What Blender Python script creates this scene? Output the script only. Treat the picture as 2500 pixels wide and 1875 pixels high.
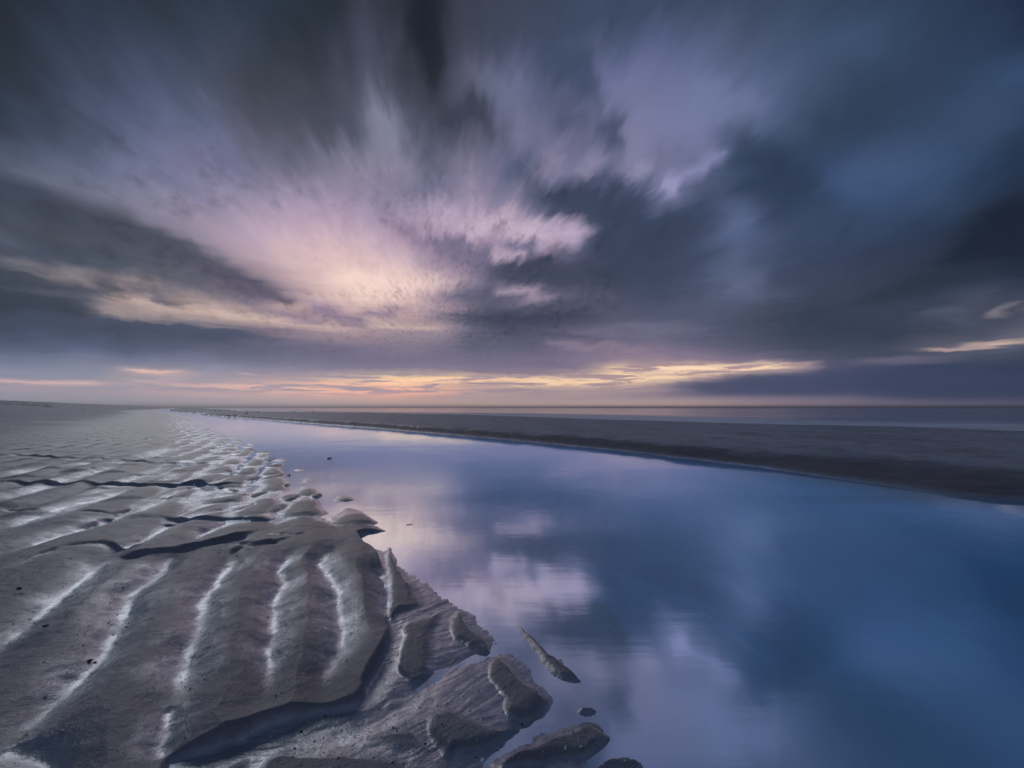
import bpy, math, random
import numpy as np

for o in list(bpy.data.objects):
    bpy.data.objects.remove(o, do_unlink=True)
sc = bpy.context.scene
col = sc.collection
R = math.radians
rng = np.random.default_rng(7)
random.seed(7)

# ------------------------------------------------------------------ camera
FPX, CX, CY = 1100.0, 1250.0, 937.5          # focal length in photograph pixels (2500 wide)
CAMZ = 1.30
PITCH = math.atan(57.5 / FPX)
cam = bpy.data.cameras.new('camera')
cam.sensor_width = 36.0
cam.lens = 36.0 * FPX / 2500.0
cam.clip_start = 0.05
cam.clip_end = 60000.0
cam_ob = bpy.data.objects.new('camera', cam)
col.objects.link(cam_ob)
cam_ob.location = (0, 0, CAMZ)
cam_ob.rotation_euler = (math.pi / 2 + PITCH, 0, 0)
sc.camera = cam_ob
sc.view_settings.view_transform = 'Standard'
sc.view_settings.look = 'None'
sc.view_settings.exposure = 0.14
sc.view_settings.gamma = 1.0
sc.view_settings.use_curve_mapping = False
sc.render.engine = 'CYCLES'
sc.cycles.use_denoising = True
sc.cycles.max_bounces = 6
sc.cycles.transparent_max_bounces = 8
sc.cycles.caustics_reflective = False
sc.cycles.caustics_refractive = False
sc.cycles.sample_clamp_indirect = 4.0


def px_dir(px, py):
    """photograph pixel -> world direction"""
    cx = (np.asarray(px, float) - CX) / FPX
    cz = (CY - np.asarray(py, float)) / FPX
    c, s = math.cos(PITCH), math.sin(PITCH)
    return cx, c - s * cz, s + c * cz


def dir_px(x, y, z):
    c, s = math.cos(PITCH), math.sin(PITCH)
    yy = c * y + s * z
    zz = -s * y + c * z
    return CX + FPX * x / yy, CY - FPX * zz / yy


def ground(px, py, z=0.0):
    """photograph pixel -> point on the level z"""
    x, y, d = px_dir(px, py)
    t = (z - CAMZ) / d
    return x * t, y * t


def G(pts, z=0.0):
    return np.array([ground(a, b, z) for a, b in pts], float)


def lin(c):
    c = np.asarray(c, float) / 255.0
    return np.where(c <= 0.04045, c / 12.92, ((c + 0.055) / 1.055) ** 2.4)


# ------------------------------------------------------------------ sun
SUN_AZ, SUN_EL = R(-36.0), R(25.0)     # soft light added for the sand, aimed so its reflection misses the water
sun = bpy.data.lights.new('sun', 'SUN')
sun.energy = 0.20
sun.angle = R(26)
sun.color = (0.96, 0.96, 1.0)
sun_ob = bpy.data.objects.new('sun', sun)
col.objects.link(sun_ob)
sun_ob.rotation_euler = (math.pi / 2 - SUN_EL, 0, math.pi - SUN_AZ)
sun_ob.location = (20, 60, 12)

# ------------------------------------------------------------------ world: low-sun sky behind drifting cloud
# Cloud colours of the evening, noted along the sky (bearing, height) as seen from the beach.
SKY = {
 0: [(0,30,44,62),(200,40,56,82),(400,42,56,76),(600,46,62,86),(800,40,52,66),(900,64,66,82),(1000,40,48,62),(1050,36,44,56),(1110,62,66,82),(1200,62,68,86),(1400,60,74,100),(1600,62,78,106),(1800,66,80,106),(2000,60,78,108),(2200,52,72,104),(2400,46,62,94),(2500,36,50,80)],
 100: [(0,34,48,66),(200,48,64,92),(400,56,72,102),(600,56,68,90),(750,46,56,72),(900,72,76,98),(1000,58,64,80),(1040,38,46,60),(1120,72,74,94),(1250,76,82,110),(1400,74,86,118),(1600,84,94,134),(1800,84,94,128),(2000,66,86,122),(2100,64,88,124),(2250,52,72,104),(2500,46,66,100)],
 200: [(0,40,56,78),(200,56,72,102),(350,68,82,116),(500,72,80,106),(600,62,66,82),(750,62,66,80),(900,84,86,106),(960,80,82,100),(1050,56,58,72),(1150,100,102,128),(1250,108,110,142),(1350,86,92,124),(1500,112,114,154),(1650,108,114,154),(1800,98,108,146),(1950,76,92,128),(2100,54,72,102),(2300,52,72,106),(2500,60,88,130)],
 300: [(0,46,62,86),(200,66,80,110),(400,84,94,130),(500,96,102,136),(600,86,86,108),(750,78,80,98),(870,92,92,114),(940,122,120,144),(1020,84,86,106),(1100,64,68,84),(1200,84,88,112),(1280,118,114,144),(1380,84,88,118),(1450,98,100,132),(1550,124,122,158),(1700,118,120,160),(1800,104,112,150),(1900,78,94,130),(2000,54,72,100),(2150,52,72,104),(2300,58,80,116),(2400,58,82,118),(2500,50,72,106)],
 400: [(0,76,86,112),(200,90,98,126),(400,104,106,140),(550,108,104,138),(700,104,100,122),(850,124,118,140),(950,134,126,148),(1050,96,96,120),(1150,122,114,140),(1220,110,106,136),(1270,84,90,120),(1340,130,122,150),(1420,120,116,146),(1480,100,102,130),(1550,128,122,154),(1630,110,112,148),(1720,112,112,148),(1780,72,88,122),(1900,50,66,94),(2050,56,78,116),(2150,66,88,126),(2300,60,84,122),(2450,48,70,104),(2500,44,62,92)],
 460: [(0,66,76,96),(100,92,98,120),(300,112,112,138),(500,120,116,146),(700,136,126,150),(850,142,130,154),(1000,120,114,140),(1080,110,106,134),(1150,146,132,156),(1250,108,106,134),(1350,72,80,106),(1450,62,72,98),(1550,74,84,114),(1640,132,130,164),(1700,82,92,124),(1800,54,70,98),(1950,52,68,96),(2100,62,86,126),(2300,58,80,116),(2450,46,64,94),(2500,42,58,84)],
 520: [(0,62,72,88),(100,66,74,92),(250,100,102,122),(400,132,124,146),(550,156,140,162),(700,172,150,174),(850,166,146,170),(950,150,136,160),(1080,176,156,180),(1200,160,142,168),(1300,116,110,138),(1380,72,78,104),(1500,60,72,98),(1700,62,76,106),(1780,84,96,130),(1900,60,74,104),(2100,58,76,108),(2300,56,76,108),(2500,36,48,66)],
 570: [(0,82,90,108),(100,66,74,90),(250,70,76,94),(400,110,106,126),(520,160,142,160),(650,184,160,178),(800,192,166,180),(920,180,156,176),(1000,150,130,154),(1080,170,148,170),(1200,182,158,180),(1350,192,170,196),(1420,150,138,168),(1460,72,78,104),(1600,60,70,94),(1800,84,96,130),(1950,64,78,108),(2200,54,70,100),(2400,42,54,74),(2500,32,42,58)],
 630: [(0,70,78,96),(150,74,80,98),(300,68,74,92),(420,78,80,100),(560,150,132,146),(700,202,174,178),(850,212,182,182),(980,196,170,180),(1060,140,124,148),(1150,110,102,128),(1260,130,118,144),(1310,72,74,98),(1420,82,82,110),(1500,62,70,92),(1650,72,82,110),(1800,78,90,120),(2000,62,74,102),(2300,50,62,84),(2500,38,48,66)],
 680: [(0,60,70,88),(100,64,72,88),(250,100,98,110),(400,90,90,106),(500,80,82,100),(620,120,108,122),(720,180,154,158),(850,220,192,182),(1000,210,182,178),(1100,170,148,160),(1200,96,92,116),(1300,64,70,90),(1500,66,74,96),(1700,80,90,118),(1800,88,98,126),(1950,66,76,100),(2200,56,68,90),(2500,46,58,80)],
 720: [(0,58,68,86),(120,80,82,98),(220,76,80,96),(350,140,126,132),(470,120,110,122),(600,96,90,110),(750,160,136,142),(900,190,164,160),(1000,186,158,158),(1120,106,98,120),(1200,90,88,112),(1300,150,132,152),(1350,96,94,118),(1450,82,84,108),(1600,72,80,104),(1750,84,92,118),(1850,86,96,122),(2000,62,72,94),(2300,56,68,90),(2420,74,80,102),(2500,66,74,96)],
 770: [(0,56,68,90),(150,58,70,92),(300,150,134,134),(420,160,142,142),(560,172,152,148),(700,130,112,128),(800,150,128,138),(900,170,144,142),(1000,160,136,140),(1100,140,122,134),(1200,76,78,100),(1350,72,76,98),(1500,84,86,110),(1700,82,88,112),(1850,72,78,100),(2000,58,68,88),(2200,60,70,92),(2400,80,84,104),(2440,66,72,92),(2500,76,80,98)],
 810: [(0,64,78,104),(200,60,74,100),(400,66,76,102),(560,84,84,108),(700,130,114,128),(850,150,130,138),(1000,140,124,134),(1080,140,126,138),(1150,92,90,112),(1250,76,78,102),(1400,96,92,116),(1600,92,94,120),(1750,80,86,110),(1950,62,72,92),(2200,56,68,88),(2400,72,78,98),(2450,80,84,104),(2500,100,98,114)],
 832: [(0,74,88,114),(200,69,83,110),(400,73,82,109),(560,84,86,111),(700,108,101,122),(850,128,115,130),(1000,131,118,133),(1080,124,114,130),(1150,93,92,114),(1300,88,87,111),(1450,104,99,122),(1600,106,101,126),(1750,88,90,114),(1950,66,75,95),(2200,62,72,92),(2300,80,84,102),(2400,96,96,112),(2460,110,106,118),(2500,110,106,120)],
 850: [(0,84,98,124),(200,78,92,120),(400,80,88,116),(600,86,90,116),(800,100,96,120),(1000,122,112,132),(1150,94,94,116),(1300,96,94,118),(1450,120,110,134),(1600,120,108,132),(1750,96,94,118),(2000,66,76,98),(2200,70,78,98),(2260,84,86,106),(2320,96,96,112),(2370,92,94,112),(2430,92,94,114),(2500,74,80,102)],
 880: [(0,106,116,140),(200,110,118,142),(400,108,112,138),(600,104,106,132),(800,106,104,128),(1000,112,106,130),(1200,110,104,128),(1350,112,104,128),(1480,140,122,140),(1600,150,130,142),(1750,128,114,134),(1900,96,94,118),(2100,74,80,104),(2300,72,80,104),(2500,60,72,96)],
 900: [(0,126,132,154),(200,128,132,154),(320,150,140,152),(500,130,130,152),(700,128,124,146),(900,120,114,138),(1100,128,118,138),(1300,118,108,132),(1400,124,112,134),(1500,240,206,166),(1580,190,160,156),(1700,250,216,172),(1850,240,206,172),(1940,150,130,140),(2000,84,86,112),(2200,66,76,104),(2400,58,70,98),(2500,52,66,92)],
 925: [(0,140,140,158),(200,138,138,156),(300,150,144,156),(400,190,164,166),(500,150,144,158),(700,170,150,156),(850,210,176,160),(950,246,206,160),(1080,250,212,160),(1200,236,196,160),(1350,240,202,166),(1500,246,214,170),(1620,244,212,168),(1700,180,152,152),(1800,110,100,122),(2000,74,82,110),(2300,64,76,106),(2500,54,66,94)],
 940: [(0,180,156,164),(150,170,152,162),(300,160,150,162),(500,180,156,164),(650,206,170,164),(800,232,180,160),(950,246,190,160),(1080,220,176,156),(1200,190,160,154),(1350,224,188,162),(1450,230,196,164),(1600,180,154,152),(1700,110,100,124),(1900,80,84,112),(2200,68,78,110),(2500,56,68,98)],
 958: [(0,150,146,160),(200,152,146,160),(400,176,154,164),(600,200,166,164),(800,226,176,162),(950,238,176,156),(1050,220,168,156),(1200,180,154,154),(1400,176,152,154),(1550,150,130,144),(1700,108,100,124),(1900,84,86,114),(2200,72,80,112),(2500,60,70,100)],
 972: [(0,148,148,162),(300,154,150,164),(600,178,160,166),(800,196,164,162),(950,210,166,156),(1100,184,158,156),(1300,166,146,152),(1500,160,142,150),(1650,150,134,146),(1800,140,124,140),(2000,112,106,128),(2200,92,94,120),(2500,72,80,108)],
 988: [(0,148,148,164),(300,154,152,166),(600,172,162,168),(900,190,168,166),(1100,196,170,162),(1300,200,174,164),(1500,208,180,168),(1700,204,174,166),(1900,164,142,150),(2100,136,124,140),(2300,124,114,134),(2500,110,104,124)],
}
rows_py = sorted(SKY)


# single clouds and openings: place, reach (half), half width, colour, strength
STROKES = [
 (1560,600,160,60,100,60,72,96,.65),(2450,560,100,-60,55,34,44,62,.8),(2300,680,170,-45,26,48,58,74,.7),(2150,390,110,-50,36,68,90,130,.5),(2350,300,110,-55,30,58,80,116,.45),
 (1040,60,14,120,32,34,42,56,.9),(1130,290,70,20,48,68,72,92,.8),(930,300,30,62,26,130,128,150,.8),(960,400,60,20,24,138,130,152,.5),(750,260,110,70,60,70,74,92,.6),
 (1500,320,14,50,28,76,84,114,.85),(1400,170,60,75,38,66,80,112,.8),(1760,240,80,30,60,114,122,162,.6),(1900,400,120,60,50,50,66,94,.6),
 (130,515,185,66,26,58,68,88,.95),(380,592,180,72,30,62,70,90,.95),(560,672,140,58,22,80,78,100,.9),(655,727,90,32,15,92,84,106,.8),(220,628,170,36,20,64,76,96,.75),
 (100,692,110,20,13,58,68,86,.85),(130,655,110,18,7,142,132,138,.5),(300,716,180,32,11,166,148,144,.7),(480,756,230,32,12,186,162,154,.7),(560,768,130,14,12,192,168,158,.65),(400,706,95,20,8,180,158,148,.7),
 (240,720,55,10,11,72,76,96,.9),(420,731,52,11,10,82,82,102,.9),(290,696,46,12,10,78,80,98,.8),(100,748,170,22,20,50,62,82,.9),(350,800,270,26,16,62,74,100,.85),
 (1010,572,95,56,13,132,116,142,.85),(1130,612,85,30,26,110,102,128,.85),(1262,590,64,14,12,102,98,126,.85),(1290,662,95,8,26,68,74,96,.9),(1185,722,95,8,16,90,88,112,.8),
 (1230,545,120,8,28,184,164,182,.85),(1375,568,66,-12,32,182,162,186,.9),(1345,604,34,-24,14,172,152,174,.7),(1240,619,48,6,10,180,160,180,.8),(1270,710,66,10,10,164,146,164,.7),(1250,776,175,0,16,64,70,92,.85),
 (930,762,64,-6,10,114,100,120,.8),(815,770,76,24,12,110,96,118,.8),(890,722,120,10,16,206,180,168,.5),(760,800,130,12,6,190,164,154,.6),(1000,800,90,6,6,196,170,158,.6),(700,745,60,8,8,188,160,150,.6),(950,690,160,6,22,224,196,186,.5),
 (1400,472,80,-6,22,64,74,100,.85),(1640,452,16,-30,14,152,148,188,.9),(1702,420,48,-30,14,142,142,184,.85),(1560,415,22,-36,16,142,136,166,.8),(1445,398,36,-30,16,140,132,160,.75),(1350,395,26,-36,16,132,124,154,.7),(1500,440,40,-36,8,92,96,130,.6),
 (1810,546,44,4,14,90,102,136,.7),(1840,692,66,-15,22,90,100,130,.6),(1780,640,50,-20,18,84,96,126,.5),(1560,806,160,-8,18,108,104,128,.7),(1450,845,120,14,8,140,122,138,.6),(1380,820,90,14,6,80,80,104,.6),
 (2400,842,115,-14,6,206,180,162,.95),(2482,752,30,-13,6,140,130,138,.7),(2330,753,54,-8,6,88,96,120,.7),(2200,881,160,-8,5,122,110,130,.7),
 (2000,936,360,-10,26,72,80,110,.8),(2320,930,260,0,40,62,72,102,.8),
 (1040,930,170,0,6,250,204,170,.75),(1710,899,210,-8,8,252,218,184,.9),(1480,924,210,-3,6,248,212,178,.8),(1330,936,120,0,4,246,206,168,.8),(950,955,130,0,7,248,182,158,.85),(860,940,110,-4,5,246,192,164,.8),
 (360,908,74,4,4,242,194,176,.9),(330,902,30,0,3,230,190,178,.7),(120,932,150,4,4,220,180,176,.8),(560,946,210,4,4,224,180,170,.8),(600,912,30,0,2,214,180,172,.6),
 (1180,936,80,-3,4,176,150,148,.8),(1420,952,220,0,7,168,146,150,.75),(1570,893,44,0,5,170,146,152,.8),(1240,908,160,4,6,120,110,132,.7),(1640,912,80,-2,3,196,166,158,.7),(1200,970,180,0,5,172,150,154,.5),
]


def sky_col(px, py):
    """cloud colour (linear) towards bearings and heights, from the notes above"""
    px = np.clip(np.asarray(px, float), 0, 2500); py = np.clip(np.asarray(py, float), 0, 988)
    R_ = np.array(rows_py, float)
    i = np.clip(np.searchsorted(R_, py, 'right') - 1, 0, len(R_) - 2)
    t = (py - R_[i]) / (R_[i + 1] - R_[i])
    tab = np.stack([np.stack([np.interp(px, np.array(SKY[r])[:, 0], np.array(SKY[r])[:, k]) for k in (1, 2, 3)], -1) for r in rows_py])
    j = np.arange(len(px))
    c = tab[i, j] * (1 - t)[:, None] + tab[i + 1, j] * t[:, None]
    for (cx_, cy_, vx, vy, w, r_, g_, b_, st) in STROKES:
        ln = math.hypot(vx, vy)
        a_ = ((px - cx_) * vx + (py - cy_) * vy) / ln / (ln * 1.45)
        p_ = ((px - cx_) * -vy + (py - cy_) * vx) / ln / (w * 1.5)
        m_ = np.clip(1 - np.hypot(a_, p_), 0, 1) / .62
        m_ = np.clip(m_, 0, 1); m_ = m_ * m_ * (3 - 2 * m_) * st
        c = c * (1 - m_)[:, None] + np.array([r_, g_, b_], float)[None, :] * m_[:, None]
    c = c * (1 - .20 * np.clip((.44 - c.mean(-1, keepdims=True) / 255) / .24, 0, 1))
    glow = np.exp(-((px - 900) / 260) ** 2 - ((py - 745) / 75) ** 2)[:, None]
    c = c * (1 + .13 * glow)
    hi = np.clip((560 - py) / 260, 0, 1)[:, None]
    grey = c.mean(-1, keepdims=True)
    c = c * (1 - .18 * hi) + grey * np.array([.86, 1.0, 1.20]) * .18 * hi
    c = c * (1 - .05 * hi)
    return lin(c)


world = bpy.data.worlds.new('World')
sc.world = world
world.use_nodes = True
nt = world.node_tree
nt.nodes.clear()
N, L = nt.nodes, nt.links


class NB:
    """little node-building helper"""
    def __init__(self, tree):
        self.t = tree

    def node(self, kind, **kw):
        n = self.t.nodes.new(kind)
        for k, v in kw.items():
            setattr(n, k, v)
        return n

    def put(self, sock, v):
        if isinstance(v, bpy.types.NodeSocket):
            self.t.links.new(v, sock)
        elif v is not None:
            sock.default_value = v

    def math(self, op, a, b=None, c=None, clamp=False):
        n = self.node('ShaderNodeMath', operation=op, use_clamp=clamp)
        self.put(n.inputs[0], a)
        if b is not None: self.put(n.inputs[1], b)
        if c is not None: self.put(n.inputs[2], c)
        return n.outputs[0]

    def vmath(self, op, a, b=None, out=0):
        n = self.node('ShaderNodeVectorMath', operation=op)
        self.put(n.inputs[0], a)
        if b is not None: self.put(n.inputs[1], b)
        return n.outputs[out]

    def xyz(self, x, y, z):
        n = self.node('ShaderNodeCombineXYZ')
        for i, v in enumerate((x, y, z)): self.put(n.inputs[i], v)
        return n.outputs[0]

    def sep(self, v):
        n = self.node('ShaderNodeSeparateXYZ'); self.put(n.inputs[0], v)
        return n.outputs

    def noise(self, vec, scale=1.0, detail=4.0, rough=0.5, dist=0.0, color=False):
        n = self.node('ShaderNodeTexNoise', noise_dimensions='3D')
        self.put(n.inputs['Vector'], vec)
        n.inputs['Scale'].default_value = scale
        n.inputs['Detail'].default_value = detail
        n.inputs['Roughness'].default_value = rough
        n.inputs['Distortion'].default_value = dist
        return n.outputs['Color' if color else 'Fac']

    def rng(self, v, a, b, c=0.0, d=1.0, smooth=False):
        n = self.node('ShaderNodeMapRange', clamp=True)
        if smooth: n.interpolation_type = 'SMOOTHSTEP'
        self.put(n.inputs[0], v)
        for i, q in enumerate((a, b, c, d)): self.put(n.inputs[i + 1], q)
        return n.outputs[0]

    def mix(self, fac, a, b, blend='MIX'):
        n = self.node('ShaderNodeMix', data_type='RGBA', blend_type=blend)
        n.clamp_factor = True
        self.put(n.inputs[0], fac)
        for s, v in ((6, a), (7, b)):
            if isinstance(v, (tuple, list)) and len(v) == 3: v = (*v, 1.0)
            self.put(n.inputs[s], v)
        return n.outputs[2]

    def mixf(self, fac, a, b):
        n = self.node('ShaderNodeMix', data_type='FLOAT')
        self.put(n.inputs[0], fac); self.put(n.inputs[2], a); self.put(n.inputs[3], b)
        return n.outputs[0]


b = NB(nt)
tc = b.node('ShaderNodeTexCoord')
dx, dy, dz = b.sep(b.vmath('NORMALIZE', tc.outputs['Generated']))
dzp = b.math('MAXIMUM', dz, 0.0)
# bearing and height; the clouds drift towards one point low over the beach and are drawn out from it
az0 = b.math('ARCTAN2', dx, dy)
el0 = b.math('ARCTAN2', dzp, b.math('SQRT', b.math('ADD', b.math('MULTIPLY', dx, dx), b.math('MULTIPLY', dy, dy))))
VAZ, VEL = R(-10.5), R(8.0)
rx = b.math('SUBTRACT', az0, VAZ); ry = b.math('SUBTRACT', el0, VEL)
rr = b.math('SQRT', b.math('ADD', b.math('ADD', b.math('MULTIPLY', rx, rx), b.math('MULTIPLY', ry, ry)), .0015))
rc = b.math('DIVIDE', rx, rr); rs = b.math('DIVIDE', ry, rr)
rl = b.math('LOGARITHM', rr, math.e)


def fan(F, Gr, seed, detail, rough, dist=0.0):
    return b.noise(b.xyz(b.math('MULTIPLY_ADD', rc, F, seed), b.math('MULTIPLY', rs, F), b.math('MULTIPLY', rl, Gr)), 1.0, detail, rough, dist)


n_str = fan(5.0, 1.6, 3.1, 4, .5)
n_str2 = fan(15.0, 4.0, 8.7, 4, .55)
n_crs = fan(4.5, 4.0, 5.5, 4, .55)
n_mid = fan(9.0, 6.0, 12.5, 5, .6, .3)
n_fine = fan(19.0, 15.0, 1.5, 4, .6)
da = b.math('ADD', b.math('MULTIPLY', b.math('SUBTRACT', n_str, .5), .16), b.math('MULTIPLY', b.math('SUBTRACT', n_str2, .5), .20))
dc = b.math('ADD', b.math('MULTIPLY', b.math('SUBTRACT', n_mid, .5), .07), b.math('MULTIPLY', b.math('SUBTRACT', n_fine, .5), b.rng(az0, R(-4), R(12), .030, .010)))
rcap = b.math('MINIMUM', rr, .5)
da = b.math('MULTIPLY', da, rcap); dc = b.math('MULTIPLY', dc, rcap)
az = b.math('ADD', az0, b.math('SUBTRACT', b.math('MULTIPLY', rc, da), b.math('MULTIPLY', rs, dc)))
el = b.math('ADD', el0, b.math('ADD', b.math('MULTIPLY', rs, da), b.math('MULTIPLY', rc, dc)))
el = b.math('MULTIPLY_ADD', b.math('SUBTRACT', el, el0), b.rng(el0, R(.8), R(7)), el0)
# flat streaks low over the horizon
n_hz = b.noise(b.xyz(b.math('MULTIPLY', az0, 5.0), b.math('MULTIPLY', el, 75.0), 2.0), 1.0, 5.0, 0.62)
n_hz2 = b.noise(b.xyz(b.math('MULTIPLY', az0, 14.0), b.math('MULTIPLY', el, 210.0), 6.0), 1.0, 4.0, 0.6)
lowm = b.math('MULTIPLY', b.rng(el, R(1.6), R(3.0), 0, 1, True), b.rng(el, R(9), R(20), 1, 0, True))
el = b.math('ADD', el, b.math('MULTIPLY', lowm, b.math('ADD',
            b.math('MULTIPLY', b.math('SUBTRACT', n_hz, 0.5), R(.9)), b.math('MULTIPLY', b.math('SUBTRACT', n_hz2, 0.5), R(.42)))))
az = b.math('ADD', az, b.math('MULTIPLY', lowm, b.math('MULTIPLY', b.math('SUBTRACT', n_hz, 0.5), R(4))))

band_py = np.concatenate([np.arange(990, 880, -6.5), np.arange(880, 790, -11), np.arange(790, 640, -17), np.arange(640, 380, -26), np.arange(380, -1, -45)])
rows_el = sorted([math.atan((995.0 - p) / FPX) for p in band_py] + [math.atan(1250 / FPX), R(62)])
AZW = R(62)
bear = b.rng(az, -AZW, AZW)
bear3 = b.xyz(bear, bear, bear)
NP = 110


def band(e):
    """all cloud colours across the bearings at one height"""
    n = b.node('ShaderNodeRGBCurve')
    t = np.linspace(0, 1, NP)
    a_ = np.clip((t * 2 - 1) * AZW, -R(57), R(57))
    x, y, z_ = np.sin(a_) * math.cos(e), np.cos(a_) * math.cos(e), np.full(NP, math.sin(e))
    c = sky_col(*dir_px(x, y, z_))
    for k in range(3):
        cv = n.mapping.curves[k]
        cv.points[0].location = (0, c[0, k]); cv.points[1].location = (1, c[-1, k])
        for q in range(1, NP - 1):
            cv.points.new(t[q], c[q, k])
    n.mapping.update()
    b.put(n.inputs['Color'], bear3)
    return n.outputs[0]


acc = prev = None
for e in rows_el:
    c = band(e)
    acc = c if acc is None else b.mix(b.rng(el, prev, e), acc, c)
    prev = e
# thin bars of cloud across the glow
n_bar = b.noise(b.xyz(b.math('MULTIPLY', az0, 8.0), b.math('MULTIPLY', el0, 105.0), 9.0), 1.0, 5.0, .6, .6)
bars = b.math('MULTIPLY', b.rng(n_bar, .46, .58, 0, .9, True), b.math('MULTIPLY', b.rng(el0, R(1.2), R(2.0)), b.rng(el0, R(5.0), R(7.0), 1, 0)))
acc = b.mix(bars, acc, b.mix(b.rng(az0, R(-30), R(15)), tuple(lin((150, 144, 160))), tuple(lin((158, 134, 144)))), 'DARKEN')
# the same cover of cloud goes on beside, behind and above
cover = b.mix(b.rng(el, 0.0, R(35)), tuple(lin((112, 116, 140))), tuple(lin((58, 72, 99))))
side = b.rng(b.math('ABSOLUTE', az), R(50), R(105), 0, 1, True)
acc = b.mix(b.math('MAXIMUM', side, b.rng(el, R(42), R(62), 0, .85, True)), acc, cover)
# density of the drifting cloud
upm = b.rng(el, R(3), R(12), 0, 1, True)
dens = b.math('ADD', b.math('MULTIPLY', b.math('SUBTRACT', n_str2, 0.5), 0.22), b.math('MULTIPLY', b.math('SUBTRACT', n_str, 0.5), 0.22))
patch = b.rng(n_crs, .38, .62, .25, 1.0, True)
rip = b.math('MULTIPLY', b.math('MULTIPLY', b.math('SUBTRACT', n_fine, 0.5), patch), b.math('MULTIPLY', b.rng(el, R(5), R(9), 0, 1.5, True), b.rng(el, R(19), R(36), 1, 0.2, True)))
rip = b.math('MULTIPLY', rip, b.rng(az, R(4), R(18), 1.0, .3, True))
hole = b.math('ADD', b.math('POWER', b.math('DIVIDE', b.math('SUBTRACT', az, R(-23)), R(13)), 2.0), b.math('POWER', b.math('DIVIDE', b.math('SUBTRACT', el, R(18.5)), R(4.5)), 2.0))
rip = b.math('MULTIPLY', rip, b.rng(hole, .5, 1.5, .12, 1.0, True))
lum = b.math('ADD', 1.0, b.math('ADD', b.math('MULTIPLY', dens, upm), rip))
lum = b.math('ADD', lum, b.math('MULTIPLY', b.math('MULTIPLY', b.math('SUBTRACT', n_mid, .5), .55), upm))
strk = b.math('MULTIPLY', b.math('SUBTRACT', n_hz2, 0.5), b.math('MULTIPLY', lowm, .35))
lum = b.math('ADD', lum, strk)
lum = b.math('MINIMUM', lum, b.math('ADD', 1.0, b.math('MULTIPLY', b.math('SUBTRACT', lum, 1.0), .5)))
clouds = b.vmath('SCALE', acc); clouds.node.inputs['Scale'].default_value = 1.0
b.put(clouds.node.inputs['Scale'], lum)
sky = b.node('ShaderNodeTexSky', sky_type='NISHITA')
sky.sun_disc = False
sky.sun_elevation = SUN_EL
sky.sun_rotation = SUN_AZ
sky.air_density = 1.0; sky.dust_density = 2.0; sky.ozone_density = 3.0
BG = 0.1
clear = b.vmath('SCALE', sky.outputs[0]); clear.node.inputs['Scale'].default_value = 0.55
cl10 = b.vmath('SCALE', clouds); cl10.node.inputs['Scale'].default_value = 1.0 / BG
mixed = b.mix(0.99, clear, cl10)
bg = b.node('ShaderNodeBackground')
b.put(bg.inputs[0], mixed)
bg.inputs[1].default_value = BG
wo = b.node('ShaderNodeOutputWorld')
L.new(bg.outputs[0], wo.inputs[0])
world.cycles.sampling_method = 'MANUAL'
world.cycles.sample_map_resolution = 1024
#--TERRAIN--
# ------------------------------------------------------------------ noise and distance helpers


def _hash(ix, iy, seed):
    h = (ix.astype(np.int64) * 374761393 + iy.astype(np.int64) * 668265263 + seed * 1442695041) & 0xFFFFFFFF
    h = ((h ^ (h >> 13)) * 1274126177) & 0xFFFFFFFF
    h = (h ^ (h >> 16)) & 0xFFFFFFFF
    return h.astype(np.float64) / 4294967295.0


def vnoise(x, y, seed=0):
    """value noise, -1..1"""
    ix = np.floor(x); iy = np.floor(y)
    fx = x - ix; fy = y - iy
    ix = ix.astype(np.int64); iy = iy.astype(np.int64)
    ux = fx * fx * fx * (fx * (fx * 6 - 15) + 10); uy = fy * fy * fy * (fy * (fy * 6 - 15) + 10)
    a = _hash(ix, iy, seed); b_ = _hash(ix + 1, iy, seed)
    c = _hash(ix, iy + 1, seed); d = _hash(ix + 1, iy + 1, seed)
    return ((a * (1 - ux) + b_ * ux) * (1 - uy) + (c * (1 - ux) + d * ux) * uy) * 2 - 1


def fbm(x, y, seed=0, octs=4, gain=0.5):
    s = 0; amp = 1.0; tot = 0
    for i in range(octs):
        s = s + amp * vnoise(x + 17.3 * i, y - 9.1 * i, seed + i)
        tot += amp
        x = x * 2.03; y = y * 2.03; amp *= gain
    return s / tot


def sstep(a, b_, x):
    t = np.clip((x - a) / (b_ - a), 0, 1)
    return t * t * (3 - 2 * t)


def poly_dist(x, y, P):
    """distance to a polyline, side (+ left of its direction) and place 0..1 along it"""
    best = np.full(x.shape, 1e9); side = np.zeros(x.shape); along = np.zeros(x.shape)
    seg = np.hypot(*(P[1:] - P[:-1]).T); cum = np.concatenate([[0], np.cumsum(seg)]); tot = cum[-1]
    for i in range(len(P) - 1):
        ax, ay = P[i]; bx, by = P[i + 1]
        ex, ey = bx - ax, by - ay
        l2 = ex * ex + ey * ey + 1e-12
        t = np.clip(((x - ax) * ex + (y - ay) * ey) / l2, 0, 1)
        qx_ = x - ax - t * ex; qy_ = y - ay - t * ey
        d = np.hypot(qx_, qy_)
        m = d < best
        best = np.where(m, d, best)
        cr_ = ex * (y - ay) - ey * (x - ax)
        side = np.where(m, np.sign(cr_), side)
        along = np.where(m, (cum[i] + t * seg[i]) / tot, along)
    return best, side, along


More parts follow.
